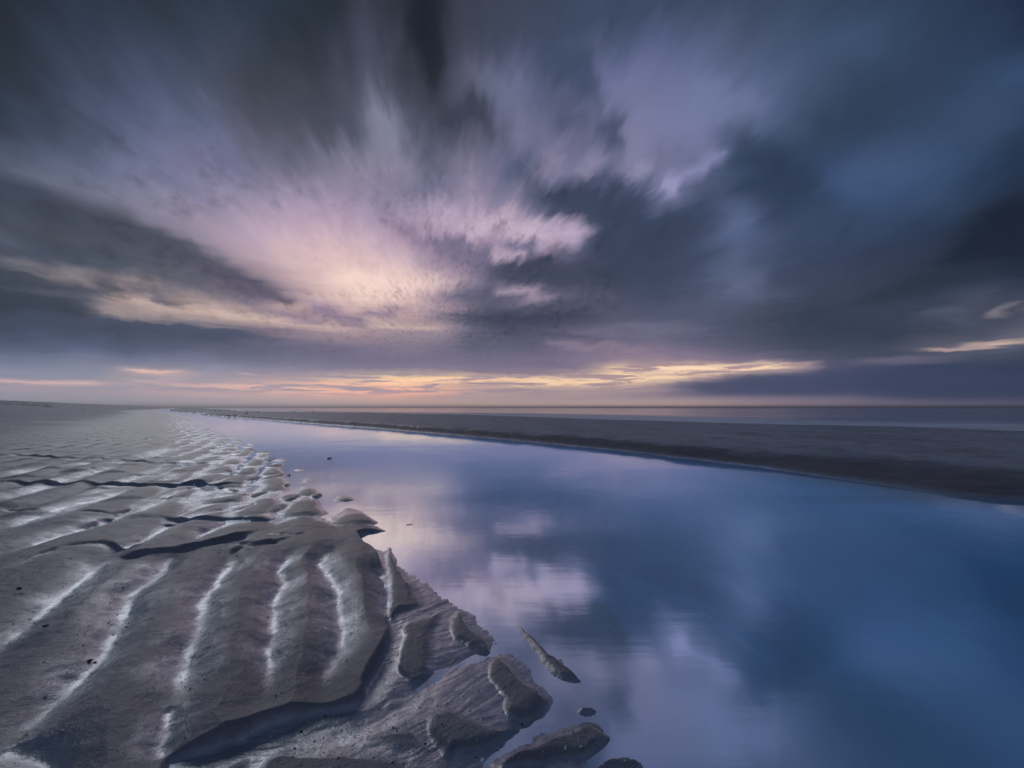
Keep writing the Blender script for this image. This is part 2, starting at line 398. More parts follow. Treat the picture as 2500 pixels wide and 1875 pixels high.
def poly_sd(x, y, P):
    """signed distance to a closed outline, + inside"""
    d, _, _ = poly_dist(x, y, np.vstack([P, P[:1]]))
    inside = np.zeros(x.shape, bool)
    n = len(P)
    for i in range(n):
        x0, y0 = P[i]; x1, y1 = P[(i + 1) % n]
        cond = ((y0 > y) != (y1 > y)) & (x < (x1 - x0) * (y - y0) / (y1 - y0 + 1e-15) + x0)
        inside ^= cond
    return np.where(inside, d, -d)


def z3(p): return [(a / 2.886, 1300 + c / 2.886) for a, c in p]
def z4(p): return [(600 + a / 2.654, 1250 + c / 2.654) for a, c in p]
def z5(p): return [(1100 + a / 3.16, 1400 + c / 3.16) for a, c in p]
def z1(p): return [(a / 3.318, 900 + c / 3.318) for a, c in p]
def z2(p): return [(500 + a / 3.539, 960 + c / 3.539) for a, c in p]


# ------------------------------------------------------------------ shore lines (ground points on the water level)
LSH = G([(1700, 2400), (1610, 1960), (1570, 1860), (1500, 1740), (1370, 1620), (1240, 1500), (1130, 1425), (1010, 1350), (930, 1318), (870, 1290),
         (800, 1235), (725, 1180), (680, 1135), (640, 1108), (595, 1085), (545, 1066), (505, 1046), (475, 1032), (452, 1019), (438, 1013), (420, 1009.0)])
LSH = np.vstack([LSH, [(-86, 112), (-128, 160), (-168, 215), (-420, 560), (-3000, 4200)]])
RSH = G([(4300, 1500), (3400, 1330), (2800, 1250), (2500, 1224), (2330, 1215), (2200, 1192), (2000, 1162), (1850, 1140), (1700, 1122), (1500, 1098), (1250, 1074),
         (1100, 1061), (900, 1044), (800, 1037), (700, 1029), (610, 1021.5), (540, 1016.5), (490, 1013)])
RSH = np.vstack([RSH, [(-66, 98), (-84, 116), (-121, 160), (-164, 216), (-419, 562), (-2999, 4202)]])
SEA = G([(5200, 1190), (3400, 1085), (2500, 1052), (2100, 1042), (1700, 1031), (1250, 1016), (1000, 1010.5), (800, 1007.5), (640, 1005.2)])
SEA = np.vstack([SEA, [(-110, 185), (-180, 290), (-400, 590), (-2900, 4240)]])


def line_x(P, y):
    o_ = np.argsort(P[:, 1])
    return np.interp(y, P[o_, 1], P[o_, 0])


def line_sd(P, x, y):
    """horizontal offset from a shore line turned into a rough distance (+ to the right)"""
    h = 0.03 + 0.04 * y
    slope = (line_x(P, y + h) - line_x(P, y - h)) / (2 * h)
    return (x - line_x(P, y)) / np.sqrt(1 + slope * slope)


# ------------------------------------------------------------------ drainage: scarps, troughs and sand plates on the near beach
SCARPS = [  # outline (left to right, steep side away from the camera), depth, width of the hollow
    (z3([(0, 330), (150, 265), (300, 200), (500, 130), (700, 112), (860, 130), (1000, 150)]), .030, .16),
    (z3([(800, 205), (1000, 178), (1250, 155), (1400, 125), (1550, 90), (1700, 50), (1790, 25), (1860, 10)]), .060, .16),
    (z3([(1630, 175), (1700, 132), (1820, 115), (1960, 85), (2060, 70)]), .035, .10),
    (z1([(-200, 960), (0, 950), (130, 942), (260, 947), (600, 945), (870, 945), (1050, 940), (1250, 945), (1400, 940), (1550, 922), (1700, 936), (1900, 932), (2074, 940), (2200, 930)]), .060, .22),
    (z1([(-100, 725), (140, 720), (400, 730), (620, 742), (820, 738), (900, 750)]), .050, .25),
    (z1([(820, 760), (950, 750), (1100, 748), (1160, 765), (1400, 768), (1870, 762)]), .055, .25),
    (z1([(620, 1172), (900, 1192), (1000, 1160), (1100, 1125)]), .030, .12),
    (z1([(1290, 1214), (1530, 1222), (1750, 1215), (1950, 1205), (2074, 1222), (2200, 1218), (2290, 1190)]), .055, .16),
    (z1([(640, 1300), (700, 1290), (830, 1240), (960, 1210)]), .022, .08),
    (z1([(1240, 1275), (1400, 1262), (1580, 1242)]), .025, .08),
    (z1([(1480, 985), (1580, 968), (1750, 960)]), .035, .12),
    (z1([(500, 1000), (640, 970), (700, 962)]), .020, .08),
    (z1([(620, 835), (700, 825), (780, 828)]), .03, .12),
    (z1([(30, 1165), (180, 1170), (300, 1195)]), .02, .08),
    (z1([(640, 570), (700, 562), (790, 566)]), .05, .25),
    (z1([(1040, 620), (1180, 612), (1300, 622)]), .05, .25),
    (z1([(1030, 580), (1350, 577)]), .05, .25),
    (z1([(850, 578), (940, 574)]), .05, .25),
    (z2([(0, 690), (150, 680), (300, 672)]), .03, .2),
    (z2([(0, 815), (100, 812), (240, 845), (330, 825)]), .03, .15),
    (z2([(560, 1225), (760, 1262), (900, 1245)]), .02, .07),
    (z2([(200, 1355), (420, 1345), (600, 1310)]), .03, .08),
    (z4([(905, 705), (960, 675), (1000, 650), (1060, 628), (1100, 615), (1165, 600)]), .050, .07),
]
TROUGHS = [  # line, width, depth
    (z3([(830, 205), (690, 260), (520, 420), (300, 600), (100, 780), (-120, 980)]), .075, .026),
    (z3([(1195, 200), (1150, 270), (1000, 390), (940, 430), (930, 520), (870, 640), (780, 780), (690, 890), (400, 1200), (100, 1500), (-60, 1640)]), .085, .04),
    (z3([(1650, 180), (1560, 290), (1480, 430), (1440, 500), (1415, 590), (1370, 720), (1320, 900), (1270, 1120), (1240, 1330)]), .080, .040),
    (z4([(280, 285), (190, 380), (240, 460), (180, 580), (170, 680), (190, 780), (150, 880), (150, 980), (160, 1080), (120, 1260)]), .070, .034),
    (z4([(520, 265), (460, 330), (540, 440), (580, 500), (590, 600), (610, 720), (610, 800), (590, 930), (560, 1060), (560, 1200)]), .078, .038),
    (z4([(870, 380), (930, 480), (940, 560), (930, 640), (925, 720)]), .06, .036),
    (z3([(0, 1560), (300, 1640), (380, 1800)]), .06, .02),
    (z3([(1180, 1600), (1130, 1500), (1180, 1400), (1200, 1200)]), .05, .03),
    (z1([(1450, 995), (1300, 1080), (1100, 1170), (930, 1222), (600, 1330), (200, 1470), (0, 1545)]), .08, .04),
    (z1([(1060, 975), (830, 1060), (600, 1120), (330, 1210), (0, 1345)]), .085, .032),
    (z1([(1440, 1255), (1250, 1350), (1100, 1430), (830, 1540)]), .07, .035),
    (z1([(1850, 1240), (1650, 1340), (1560, 1400)]), .06, .034),
    (z1([(2080, 1095), (1850, 1130), (1650, 1180), (1480, 1240), (1380, 1290)]), .08, .04),
    (z1([(1330, 785), (1200, 850), (1080, 905), (830, 1000), (500, 1090)]), .11, .04),
    (z1([(1000, 785), (780, 845), (500, 930), (0, 1100)]), .10, .03),
    (z1([(1120, 760), (700, 780), (300, 830), (0, 905)]), .10, .03),
    (z1([(1365, 648), (1270, 695), (1180, 745)]), .17, .05),
    (z1([(1440, 850), (1320, 930)]), .10, .05),
    (z1([(1700, 1010), (1760, 1060)]), .12, .05),
]
PLATES = [  # outline, height, edge softness, ribs
    (z4([(885, 250), (905, 212), (930, 203), (955, 217), (985, 290), (1040, 370), (1100, 440), (1130, 490), (1170, 560), (1150, 600), (1000, 650), (915, 700), (940, 560), (945, 470), (930, 400), (905, 310)]), .050, .035, .006),
    (z4([(1000, 722), (1080, 682), (1190, 650), (1290, 622), (1270, 690), (1215, 735), (1222, 830), (1232, 930), (1245, 1020), (1110, 1095), (1050, 1045), (1000, 1020), (1010, 900), (1005, 800), (1030, 770)]), .042, .020, .003),
    (z4([(1120, 640), (1170, 585), (1280, 540), (1290, 508), (1330, 510), (1350, 550), (1250, 592)]), .020, .03, .002),
    (z4([(1390, 605), (1420, 620), (1450, 680), (1530, 780), (1600, 840), (1560, 900), (1500, 890), (1420, 830), (1330, 780), (1305, 700), (1340, 640)]), .045, .028, .003),
    (z5([(300, 625), (380, 610), (440, 650), (540, 710), (600, 790), (700, 850), (740, 900), (780, 960), (660, 1080), (560, 1115), (440, 1085), (410, 1010), (420, 930), (350, 850), (300, 740)]), .058, .028, .004),
    (z5([(465, 360), (550, 365), (650, 450), (720, 510), (800, 590), (935, 605), (905, 660), (990, 700), (1025, 790), (930, 782), (820, 760), (700, 670), (600, 560), (520, 460)]), .054, .045, .007),
    (z4([(1160, 1330), (1230, 1265), (1330, 1240), (1450, 1310), (1560, 1390), (1690, 1350), (1780, 1378), (1690, 1425), (1580, 1502), (1350, 1532), (1250, 1590), (1205, 1500), (1150, 1410)]), .055, .030, .002),
    (z5([(300, 1480), (480, 1350), (640, 1240), (800, 1170), (930, 1060), (1130, 1050), (1190, 1110), (1215, 1180), (1245, 1240), (1180, 1310), (1080, 1362), (1000, 1390), (800, 1396), (620, 1450)]), .062, .035, .003),
    (z5([(950, 975), (1060, 955), (1130, 962), (1120, 1030), (980, 1035)]), .045, .03, .002),
    (z5([(1050, 1450), (1200, 1390), (1300, 1362), (1420, 1378), (1480, 1412), (1450, 1492), (1300, 1500), (1110, 1484)]), .064, .030, .002),
    (z4([(90, 1800), (110, 1640), (170, 1555), (300, 1495), (600, 1480), (800, 1530), (1000, 1590), (1180, 1660), (1200, 1800)]), .045, .05, .003),
    (z4([(-260, 1800), (-200, 1690), (-60, 1610), (60, 1545), (75, 1600), (20, 1700), (0, 1800)]), .05, .03, .003),
    (z4([(700, 1470), (900, 1400), (1100, 1320), (1180, 1330), (1160, 1450), (1180, 1540), (1000, 1560)]), .030, .08, .004),
]
FLOOR = [(868, 1296), (880, 1326), (912, 1358), (938, 1395), (952, 1440), (950, 1500), (938, 1514), (952, 1540), (938, 1585), (920, 1625), (900, 1665), (893, 1700), (880, 1718),
         (845, 1727), (751, 1742), (693, 1759), (650, 1772), (606, 1792), (520, 1820), (450, 1843), (410, 1856), (395, 1880), (380, 2050), (1900, 2050), (1900, 1500), (1300, 1330), (1000, 1288)]
FLOW = [  # shallow thread of running water between the plates
    (z4([(1560, 920), (1300, 1030), (1150, 1130), (1000, 1270), (800, 1385), (600, 1432), (300, 1470), (0, 1500), (-200, 1600)]), .07, .012),
    (z5([(1000, 1000), (800, 1120), (560, 1240), (300, 1420), (60, 1560)]), .06, .016),
    (z4([(950, 730), (985, 770), (960, 860), (930, 980), (860, 1080), (790, 1210)]), .06, .008),
]
ISLES = [(z2([c])[0], rx / 3.539, ry / 3.539, rot) for c, rx, ry, rot in [
    ((965, 885), 62, 26, .5), ((1470, 1225), 36, 16, .45), ((1073, 562), 36, 8, 0), ((576, 725), 44, 50, .6), ((745, 900), 100, 36, .55), ((878, 1015), 78, 50, .1),
    ((553, 578), 54, 18, .4), ((497, 513), 46, 12, -.35), ((600, 1000), 115, 62, .35), ((455, 875), 76, 34, 0), ((395, 738), 92, 36, .4), ((150, 735), 110, 40, .2),
    ((415, 615), 50, 14, .2), ((385, 505), 42, 14, -.3), ((290, 515), 40, 16, 0), ((110, 525), 64, 18, .1), ((250, 578), 50, 16, -.1), ((105, 580), 60, 18, .2), ((130, 632), 46, 14, 0),
    ((375, 570), 24, 7, 0), ((420, 585), 26, 6, 0), ((310, 633), 26, 6, 0), ((705, 797), 42, 16, .3), ((180, 435), 32, 9, .3), ((60, 425), 34, 20, .3), ((240, 900), 120, 50, .1), ((310, 985), 130, 50, .1),
    ((370, 680), 20, 4, 0), ((478, 668), 10, 3, 0), ((715, 708), 14, 6, -.6), ((425, 393), 8, 2, 0), ((667, 560), 6, 2, 0)]]
W_SCARPS = [(G(p, .02), d, w) for p, d, w in SCARPS]
W_TROUGHS = [(G(p, .02), w, d) for p, w, d in TROUGHS]


def rounded(P, n=2):
    for _ in range(n):
        Q = np.roll(P, -1, 0)
        P = np.stack([.75 * P + .25 * Q, .25 * P + .75 * Q], 1).reshape(-1, 2)
    return P


W_PLATES = [(rounded(G(p, .03), 1), h, e, r) for p, h, e, r in PLATES]
W_FLOOR = rounded(G(FLOOR, .02), 1)
W_FLOW = [(G(p), w, d) for p, w, d in FLOW]
UX, UY = -0.42, 0.907          # direction in which the sand ridges run


def terrain(x, y):
    """height of the sand, wetness and dryness at ground points"""
    sh = x.shape
    x = x.ravel().astype(float); y = y.ravel().astype(float)
    near = y < 24
    dl = -line_sd(LSH, x, y)
    dr = line_sd(RSH, x, y)
    ds = -line_sd(SEA, x, y)
    far = sstep(25, 70, y)
    # --- left beach
    land = np.maximum(dl, 0)
    lowb = -.028 * sstep(4.5, 6.0, y) * sstep(60, 30, y)
    base = np.where(dl > 0, .008 + lowb * sstep(4, 0, land) + .011 * np.minimum(land, 5) + .040 * np.clip(land - 5, 0, 6) + .080 * np.clip(land - 9, 0, 60), .008 + lowb)
    base = base + .35 * np.clip(land - 60, 0, 25) / 25 * (1 + .8 * fbm(x * .05, y * .05, 5, 3)) * sstep(60, 90, land)
    base = base + .02 * fbm(x * .12, y * .12, 9, 3) * sstep(2, 8, land) * (1 + 2 * sstep(20, 60, land))
    sub = np.minimum(dl, 0)
    base = base - .34 * (1 - np.exp(sub * .22 * (1 + .5 * sstep(3, 12, y)))) * (dl < 0)
    # --- ridges that run with the ebb, broken by steps
    wp = .30 * fbm(x * .45, y * .3, 21, 3)
    s = x * UY - y * UX * -1.0
    s = x * 0.907 + y * 0.42 + wp + .05 * fbm(x * 2, y * 1.4, 23, 2)
    t = x * UX + y * UY + .45 * fbm(x * .5, y * .5, 31, 3)
    per = .56
    ph = s / per + .35 * vnoise(x * .25, y * .2, 40)
    cr_ = .5 + .5 * np.cos(2 * np.pi * ph)
    k = np.floor(ph + .5)
    st = t / 1.5 + .37 * k + .3 * vnoise(k * 1.7, t * .3, 41)
    saw = st - np.floor(st)
    brk = .5 + .5 * fbm(x * .9, y * .6, 45, 2)
    step = np.where(saw < .12, sstep(0, .12, saw), 1 - .85 * (saw - .12) / .88)
    amp = .050 * (.55 + .75 * brk)
    ripz = amp * (cr_ ** .8) * (.48 + .52 * step) + .014 * step
    rmask = sstep(7.5, 4.0, dl + 1.2 * fbm(x * .3, y * .3, 50, 3)) * sstep(-1.9, -.1, dl) * (1 - .75 * far)
    explicit = sstep(5.2, 3.6, y) * sstep(-6, -4.5, x) + 0 * x
    explicit = sstep(5.4, 3.9, y)
    lefty = sstep(-1.5, .2, dl)
    zl = base + ripz * rmask * (1 - explicit) * 1.0
    wet = np.zeros_like(x)
    # --- near beach, explicit forms
    m = near & (dl > -2.6) & (dl < 14)
    X, Y = x[m], y[m]
    wx_ = X + .012 * fbm(X * 9, Y * 9, 60, 3) + .022 * vnoise(X * 2.3, Y * 2.3, 61)
    wy_ = Y + .012 * fbm(X * 9, Y * 9, 64, 3) + .022 * vnoise(X * 2.3, Y * 2.3, 65)
    ex = explicit[m]
    z = zl[m].copy()
    cut = np.zeros_like(X)
    tw = np.zeros_like(X)
    dT = np.full(X.shape, 9.0)
    for P, w, d in W_TROUGHS:
        bb = (X > P[:, 0].min() - 1) & (X < P[:, 0].max() + 1) & (Y > P[:, 1].min() - 1) & (Y < P[:, 1].max() + 1)
        if not bb.any(): continue
        dd, _, al_ = poly_dist(wx_[bb], wy_[bb], P)
        tp = np.minimum(1, np.minimum(al_ * 8 + .3, (1 - al_) * 5 + .15))
        g = np.exp(-(dd / (w * 1.0)) ** 2) * tp
        cut[bb] = np.maximum(cut[bb], d * g)
        brd = sstep(-.45, .30, fbm(X[bb] * 9, Y[bb] * 4.5, 66, 3) + .25 * np.cos(al_ * 40 + w * 900))
        tw[bb] = np.maximum(tw[bb], np.maximum(np.exp(-(dd / (w * .75)) ** 2) * (.45 + .55 * brd), .72 * np.exp(-(dd / (w * 2.1)) ** 2)) * tp)
        dT[bb] = np.minimum(dT[bb], dd)
    ridge = .020 + .052 * (1 - np.exp(-(dT / .16) ** 2)) * (1 + .25 * fbm(X * 1.3, Y * .7, 70, 2)) * (.45 + .55 * sstep(1.0, .15, dT))
    edge = sstep(-.25, .10, dl[m] - .05 * fbm(X * 3, Y * 3, 72, 2))
    z = z + ridge * ex * edge - cut * np.maximum(ex * .9, .75) * lefty[m]
    for P, d, w in W_SCARPS:
        pad = .9
        bb = (X > P[:, 0].min() - pad) & (X < P[:, 0].max() + pad) & (Y > P[:, 1].min() - pad) & (Y < P[:, 1].max() + pad)
        if not bb.any(): continue
        dd, sd_, al_ = poly_dist(wx_[bb], wy_[bb], P)
        tp = np.clip(np.minimum(al_ * 6, (1 - al_) * 6), 0, 1) * (.75 + .35 * vnoise(al_ * 9, al_ * 0 + d * 1000, 77))
        wall = .026 + .0022 * wy_[bb]
        g = np.where(sd_ > 0, 1 - sstep(0, wall, dd), np.exp(-(dd / (w * 1.1)) ** 1.6))
        rim = np.where(sd_ > 0, .18 * np.exp(-((dd - wall * 1.5) / (.04 + wall)) ** 2), 0)
        z[bb] -= d * tp * (g - rim)
        tw[bb] = np.maximum(tw[bb], .8 * tp * np.where(sd_ > 0, 0, np.exp(-(dd / (w * .7)) ** 2)))
    for (cx_, cy_), rx, ry, rot in ISLES:
        gx, gy = ground(cx_, cy_, .01)
        sx = rx * gy / FPX; sy = max(ry * gy * gy / (FPX * CAMZ), .03)
        uu = (wx_ - gx); vv = (wy_ - gy)
        q = (uu / sx + .0) ; v2 = (vv + np.sign(rot) * 0 * uu) / sy
        r2 = np.hypot(q + rot * v2 * .5, v2)
        hump = sstep(1.75, .35, r2) ** .55
        z = np.maximum(z, -.30 + .332 * hump)
    # floor with plates
    sdf = poly_sd(wx_, wy_, W_FLOOR)
    fl = sstep(-.012, .022, sdf)
    rill_d = X * .80 + Y * .6; rill_c = -X * .6 + Y * .80
    rill = fbm(rill_c * 62 + 7 * fbm(X * 2.5, Y * 2.5, 82, 3), rill_d * 5.5 + 2 * fbm(X * 4, Y * 4, 86, 2), 80, 3)
    flz = base[m] - .002 - .028 * sstep(.38, -.10, dl[m]) + .0024 * rill * sstep(.05, .30, dl[m]) + .006 * fbm(X * 2.2, Y * 2.2, 84, 3)
    for P, w, d in W_FLOW:
        dd, _, _ = poly_dist(wx_, wy_, P)
        flz -= d * np.exp(-(dd / w) ** 2)
    f0 = flz.copy()
    pm = np.zeros_like(X)
    for P, h, e, r in W_PLATES:
        bb = (X > P[:, 0].min() - .3) & (X < P[:, 0].max() + .3) & (Y > P[:, 1].min() - .3) & (Y < P[:, 1].max() + .3)
        sd_ = poly_sd(wx_[bb], wy_[bb], P)
        rib = 1.1 * r * fbm(wx_[bb] * 4 + 1 + 3 * vnoise(wx_[bb] * 3, wy_[bb] * 3, 93), (wy_[bb] * .95 + .3 * wx_[bb]) * 24, 90, 3)
        ux, uy = -.35, -.94
        proj = wx_[bb] * ux + wy_[bb] * uy; pv = P[:, 0] * ux + P[:, 1] * uy
        nearend = np.clip((proj - pv.min()) / (pv.max() - pv.min()), 0, 1)
        sd_ = sd_ + .004 * fbm(X[bb] * 16, Y[bb] * 16, 92, 3)
        sd2 = poly_sd(wx_[bb] - .014, wy_[bb] - .038, P)
        facing = np.clip((poly_sd(wx_[bb], wy_[bb], P) - sd2) / .034, -1, 1)
        ee = e * (1.0 + 1.7 * (1 - facing))
        hh = h * .64 * (.62 + .38 * nearend) * sstep(-.006, 1, (sd_ + .006) / (ee + .006)) * (.80 + .20 * np.clip(sd_ / .14, 0, 1)) + rib * sstep(.005, .06, sd_)
        flz[bb] = np.maximum(flz[bb], np.maximum(f0[bb], -.004) + hh)
        pm[bb] = np.maximum(pm[bb], sstep(-.004, .02, sd_))
    z = z * (1 - fl) + flz * fl
    # small relief
    z = z + .0048 * fbm(X * 13, Y * 9, 95, 4) * sstep(-.1, .35, dl[m]) * (1 - .5 * fl) + .004 * fbm(X * 3.2 + 3 * wp[m], Y * 11, 97, 2) * (1 - fl) * sstep(.0, .1, dl[m])
    zl[m] = z
    wz = np.clip(np.maximum(tw * .95 * (1 - fl), fl * (1 - pm) * .95), 0, 1)
    wet[m] = wz * sstep(22, 16, Y)
    relh = zl - np.where(dl > 0, .006 * np.minimum(land, 4), 0)
    wet = np.maximum(wet * (1 - .30 * sstep(5, 9, y)), .68 * sstep(.030, .008, relh) * sstep(3.5, 1.0, dl))
    # --- sand bank on the other side
    wide = .62 + 1.2 * sstep(4.5, 8.0, x) * sstep(14, 8, y)
    drn = dr + .10 * fbm(x * .9, y * .9, 101, 4) + .05 * fbm((x + y * .8) * 2.6, (y - x * .3) * .8, 104, 3) * sstep(.02, .3, dr)
    u = np.clip(drn / wide, 0, 3)
    bank = .31 * (1 - np.exp(-(u * 1.25) ** 1.35))
    ter = np.sin(bank * 2 * np.pi / .055 + 1.5 * fbm(x * .6, y * .6, 107, 2)) * .008 * sstep(.02, .1, u) * sstep(2.2, 1.2, u)
    gul = .05 * fbm((x * .75 + y * .66) * 3.2 + 1.5 * fbm(x * .4, y * .4, 113, 2), (y * .75 - x * .66) * .9, 110, 4) * sstep(.15, .7, u) * sstep(3.0, 1.3, u)
    bank = bank + ter + gul + .028 * fbm(x * .25, y * .25, 117, 4) * sstep(1, 3, u) + .042 * fbm(x * 1.1, y * 1.7, 119, 5, .66) * sstep(.6, 1.4, u) + .020 * fbm((x * .75 + y * .66) * 3.0 + fbm(x * .5, y * .5, 122, 2), (y * .75 - x * .66) * .45, 121, 3) * sstep(.8, 1.8, u) * sstep(12, 3, u)
    bank = np.where(drn < 0, np.maximum(.16 * drn, -.4), bank)
    bank = np.minimum(bank, -.10 + .050 * np.clip(ds, -6, 60))
    zz = np.maximum(zl, bank)
    zz = np.where((ds < 0), np.minimum(zz, -.10 + .05 * ds), zz)
    zz = np.maximum(zz, -.6)
    onbank = (bank > zl) & (dr > 0)
    wet = np.where(onbank, .7 * sstep(.035, .012, bank) * sstep(30, 12, y) + .35 * sstep(2.5, .5, ds), wet)
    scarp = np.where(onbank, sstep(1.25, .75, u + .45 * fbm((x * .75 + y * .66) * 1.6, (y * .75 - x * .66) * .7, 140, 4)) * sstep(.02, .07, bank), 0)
    dry = np.maximum(sstep(5, 11, dl + 1.5 * fbm(x * .2, y * .2, 130, 3)), np.where(onbank, .95 * sstep(.8, 1.7, u) * sstep(1.0, 5.0, ds), 0))
    return zz.reshape(sh), np.clip(wet, 0, 1).reshape(sh), dry.reshape(sh), scarp.reshape(sh)


def grid_mesh(name, X, Y, Z, attrs):
    nr, nc = X.shape
    me = bpy.data.meshes.new(name)
    co = np.stack([X, Y, Z], -1).reshape(-1, 3).astype(np.float32)
    idx = np.arange(nr * nc).reshape(nr, nc)
    q = np.stack([idx[:-1, :-1], idx[:-1, 1:], idx[1:, 1:], idx[1:, :-1]], -1).reshape(-1).astype(np.int32)
    nq = (nr - 1) * (nc - 1)
    me.vertices.add(nr * nc); me.vertices.foreach_set('co', co.ravel())
    me.loops.add(nq * 4); me.loops.foreach_set('vertex_index', q)
    me.polygons.add(nq)
    me.polygons.foreach_set('loop_start', np.arange(0, nq * 4, 4, dtype=np.int32))
    me.polygons.foreach_set('use_smooth', np.ones(nq, bool))
    for k_, v in attrs.items():
        at = me.attributes.new(k_, 'FLOAT', 'POINT')
        at.data.foreach_set('value', np.ascontiguousarray(v, np.float32).ravel())
    me.update(calc_edges=True)
    me.validate()
    ob = bpy.data.objects.new(name, me)
    col.objects.link(ob)
    return ob


def material(name):
    m = bpy.data.materials.new(name)
    m.use_nodes = True
    m.node_tree.nodes.clear()
    nb = NB(m.node_tree)
    return m, nb, nb.node('ShaderNodeOutputMaterial')


def attr(nb, name):
    n = nb.node('ShaderNodeAttribute', attribute_name=name)
    return n.outputs['Fac']


# ------------------------------------------------------------------ materials of the setting
def sand_material():
    m, nb, out = material('wet_sand')
    p = nb.node('ShaderNodeNewGeometry').outputs['Position']
    wet = attr(nb, 'wet'); dry = attr(nb, 'dry'); scp = attr(nb, 'scarp')
    big = nb.noise(p, 1.1, 5, .55)
    mid = nb.noise(p, 9.0, 5, .6)
    grain = nb.noise(p, 330.0, 2, .6)
    damp = nb.math('MULTIPLY', nb.rng(nb.noise(p, 2.2, 5, .6), .42, .66, 0, .26, True), nb.math('SUBTRACT', 1.0, nb.math('MAXIMUM', dry, scp)))
    wn = nb.math('ADD', nb.math('ADD', wet, damp), nb.math('MULTIPLY', nb.math('SUBTRACT', mid, .5), .35), clamp=True)
    grain2 = nb.noise(p, 130.0, 3, .7)
    c = nb.mix(nb.rng(big, .35, .68), (.315, .328, .355), (.22, .224, .236))
    c = nb.mix(nb.math('MULTIPLY', nb.rng(mid, .40, .75), .5), c, (.235, .23, .232))
    c = nb.mix(nb.math('MULTIPLY', nb.math('GREATER_THAN', grain, .60), .42), c, (.085, .075, .07))
    c = nb.mix(nb.math('MULTIPLY', nb.math('LESS_THAN', grain, .36), .35), c, (.62, .59, .56))
    c = nb.mix(nb.math('MULTIPLY', nb.rng(grain2, .52, .68), .45), c, (.16, .145, .135))
    c = nb.mix(nb.math('MULTIPLY', wn, .7), c, (.19, .185, .19))
    c = nb.mix(nb.math('MULTIPLY', dry, .62), c, (.66, .64, .625))
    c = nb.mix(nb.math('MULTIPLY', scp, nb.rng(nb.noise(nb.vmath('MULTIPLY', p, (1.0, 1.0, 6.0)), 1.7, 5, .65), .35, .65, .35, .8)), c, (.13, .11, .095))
    blot = nb.rng(nb.noise(p, 1.5, 9, .74), .49, .62, 0, .55)
    c = nb.mix(nb.math('MULTIPLY', blot, nb.math('SUBTRACT', 1.0, wn)), c, (.20, .188, .18))
    blot2 = nb.rng(nb.noise(nb.vmath('MULTIPLY', p, (.55, .16, .3)), 1.0, 9, .76), .46, .60, 0, .42)
    c = nb.mix(nb.math('MULTIPLY', blot2, nb.math('SUBTRACT', 1.0, nb.rng(wn, .2, .6))), c, (.20, .192, .19))
    # broken shell in the sand
    v = nb.node('ShaderNodeTexVoronoi', feature='F1'); nb.put(v.inputs['Vector'], p); v.inputs['Scale'].default_value = 46.0
    sp = nb.math('MULTIPLY', nb.math('LESS_THAN', v.outputs['Distance'], .13), nb.math('GREATER_THAN', nb.sep(v.outputs['Color'])[0], .90))
    c = nb.mix(nb.math('MULTIPLY', sp, nb.math('SUBTRACT', 1.0, wn)), c, (.62, .58, .54))
    rough = nb.mixf(wn, nb.mixf(mid, .27, .44), .22)
    rough = nb.mixf(dry, rough, .58)
    rough = nb.mixf(scp, rough, .7)
    bs = nb.node('ShaderNodeBsdfPrincipled')
    nb.put(bs.inputs['Base Color'], c); nb.put(bs.inputs['Roughness'], rough)
    nb.put(bs.inputs['IOR'], nb.mixf(wn, 1.45, 1.6))
    h = nb.math('ADD', nb.math('ADD', nb.math('MULTIPLY', grain, .0026), nb.math('MULTIPLY', grain2, .004)), nb.math('MULTIPLY', nb.noise(p, 55.0, 4, .6), .004))
    h = nb.math('ADD', h, nb.math('MULTIPLY', mid, .006))
    h = nb.math('ADD', h, nb.math('MULTIPLY', nb.noise(p, 2.6, 6, .68), .05))
    bp = nb.node('ShaderNodeBump'); nb.put(bp.inputs['Height'], h)
    bp.inputs['Distance'].default_value = 1.0
    nb.put(bp.inputs['Strength'], nb.mixf(wn, .9, .25))
    nb.put(bs.inputs['Normal'], bp.outputs[0])
    fr = nb.node('ShaderNodeFresnel'); fr.inputs['IOR'].default_value = 1.33
    film = nb.math('MULTIPLY', nb.math('POWER', fr.outputs[0], .20), nb.math('MULTIPLY', nb.math('MULTIPLY', nb.rng(wn, .22, 1.0, 0, .66, True), nb.rng(nb.noise(p, 16.0, 4, .55), .28, .60, .45, 1.0)), nb.math('SUBTRACT', 1.0, dry)))
    gl = nb.node('ShaderNodeBsdfGlossy'); gl.inputs['Color'].default_value = (.86, .93, 1, 1)
    nb.put(gl.inputs['Roughness'], nb.rng(mid, .3, .7, .16, .30))
    nb.put(gl.inputs['Normal'], bp.outputs[0])
    mx = nb.node('ShaderNodeMixShader'); nb.put(mx.inputs[0], film)
    m.node_tree.links.new(bs.outputs[0], mx.inputs[1]); m.node_tree.links.new(gl.outputs[0], mx.inputs[2])
    m.node_tree.links.new(mx.outputs[0], out.inputs[0])
    return m


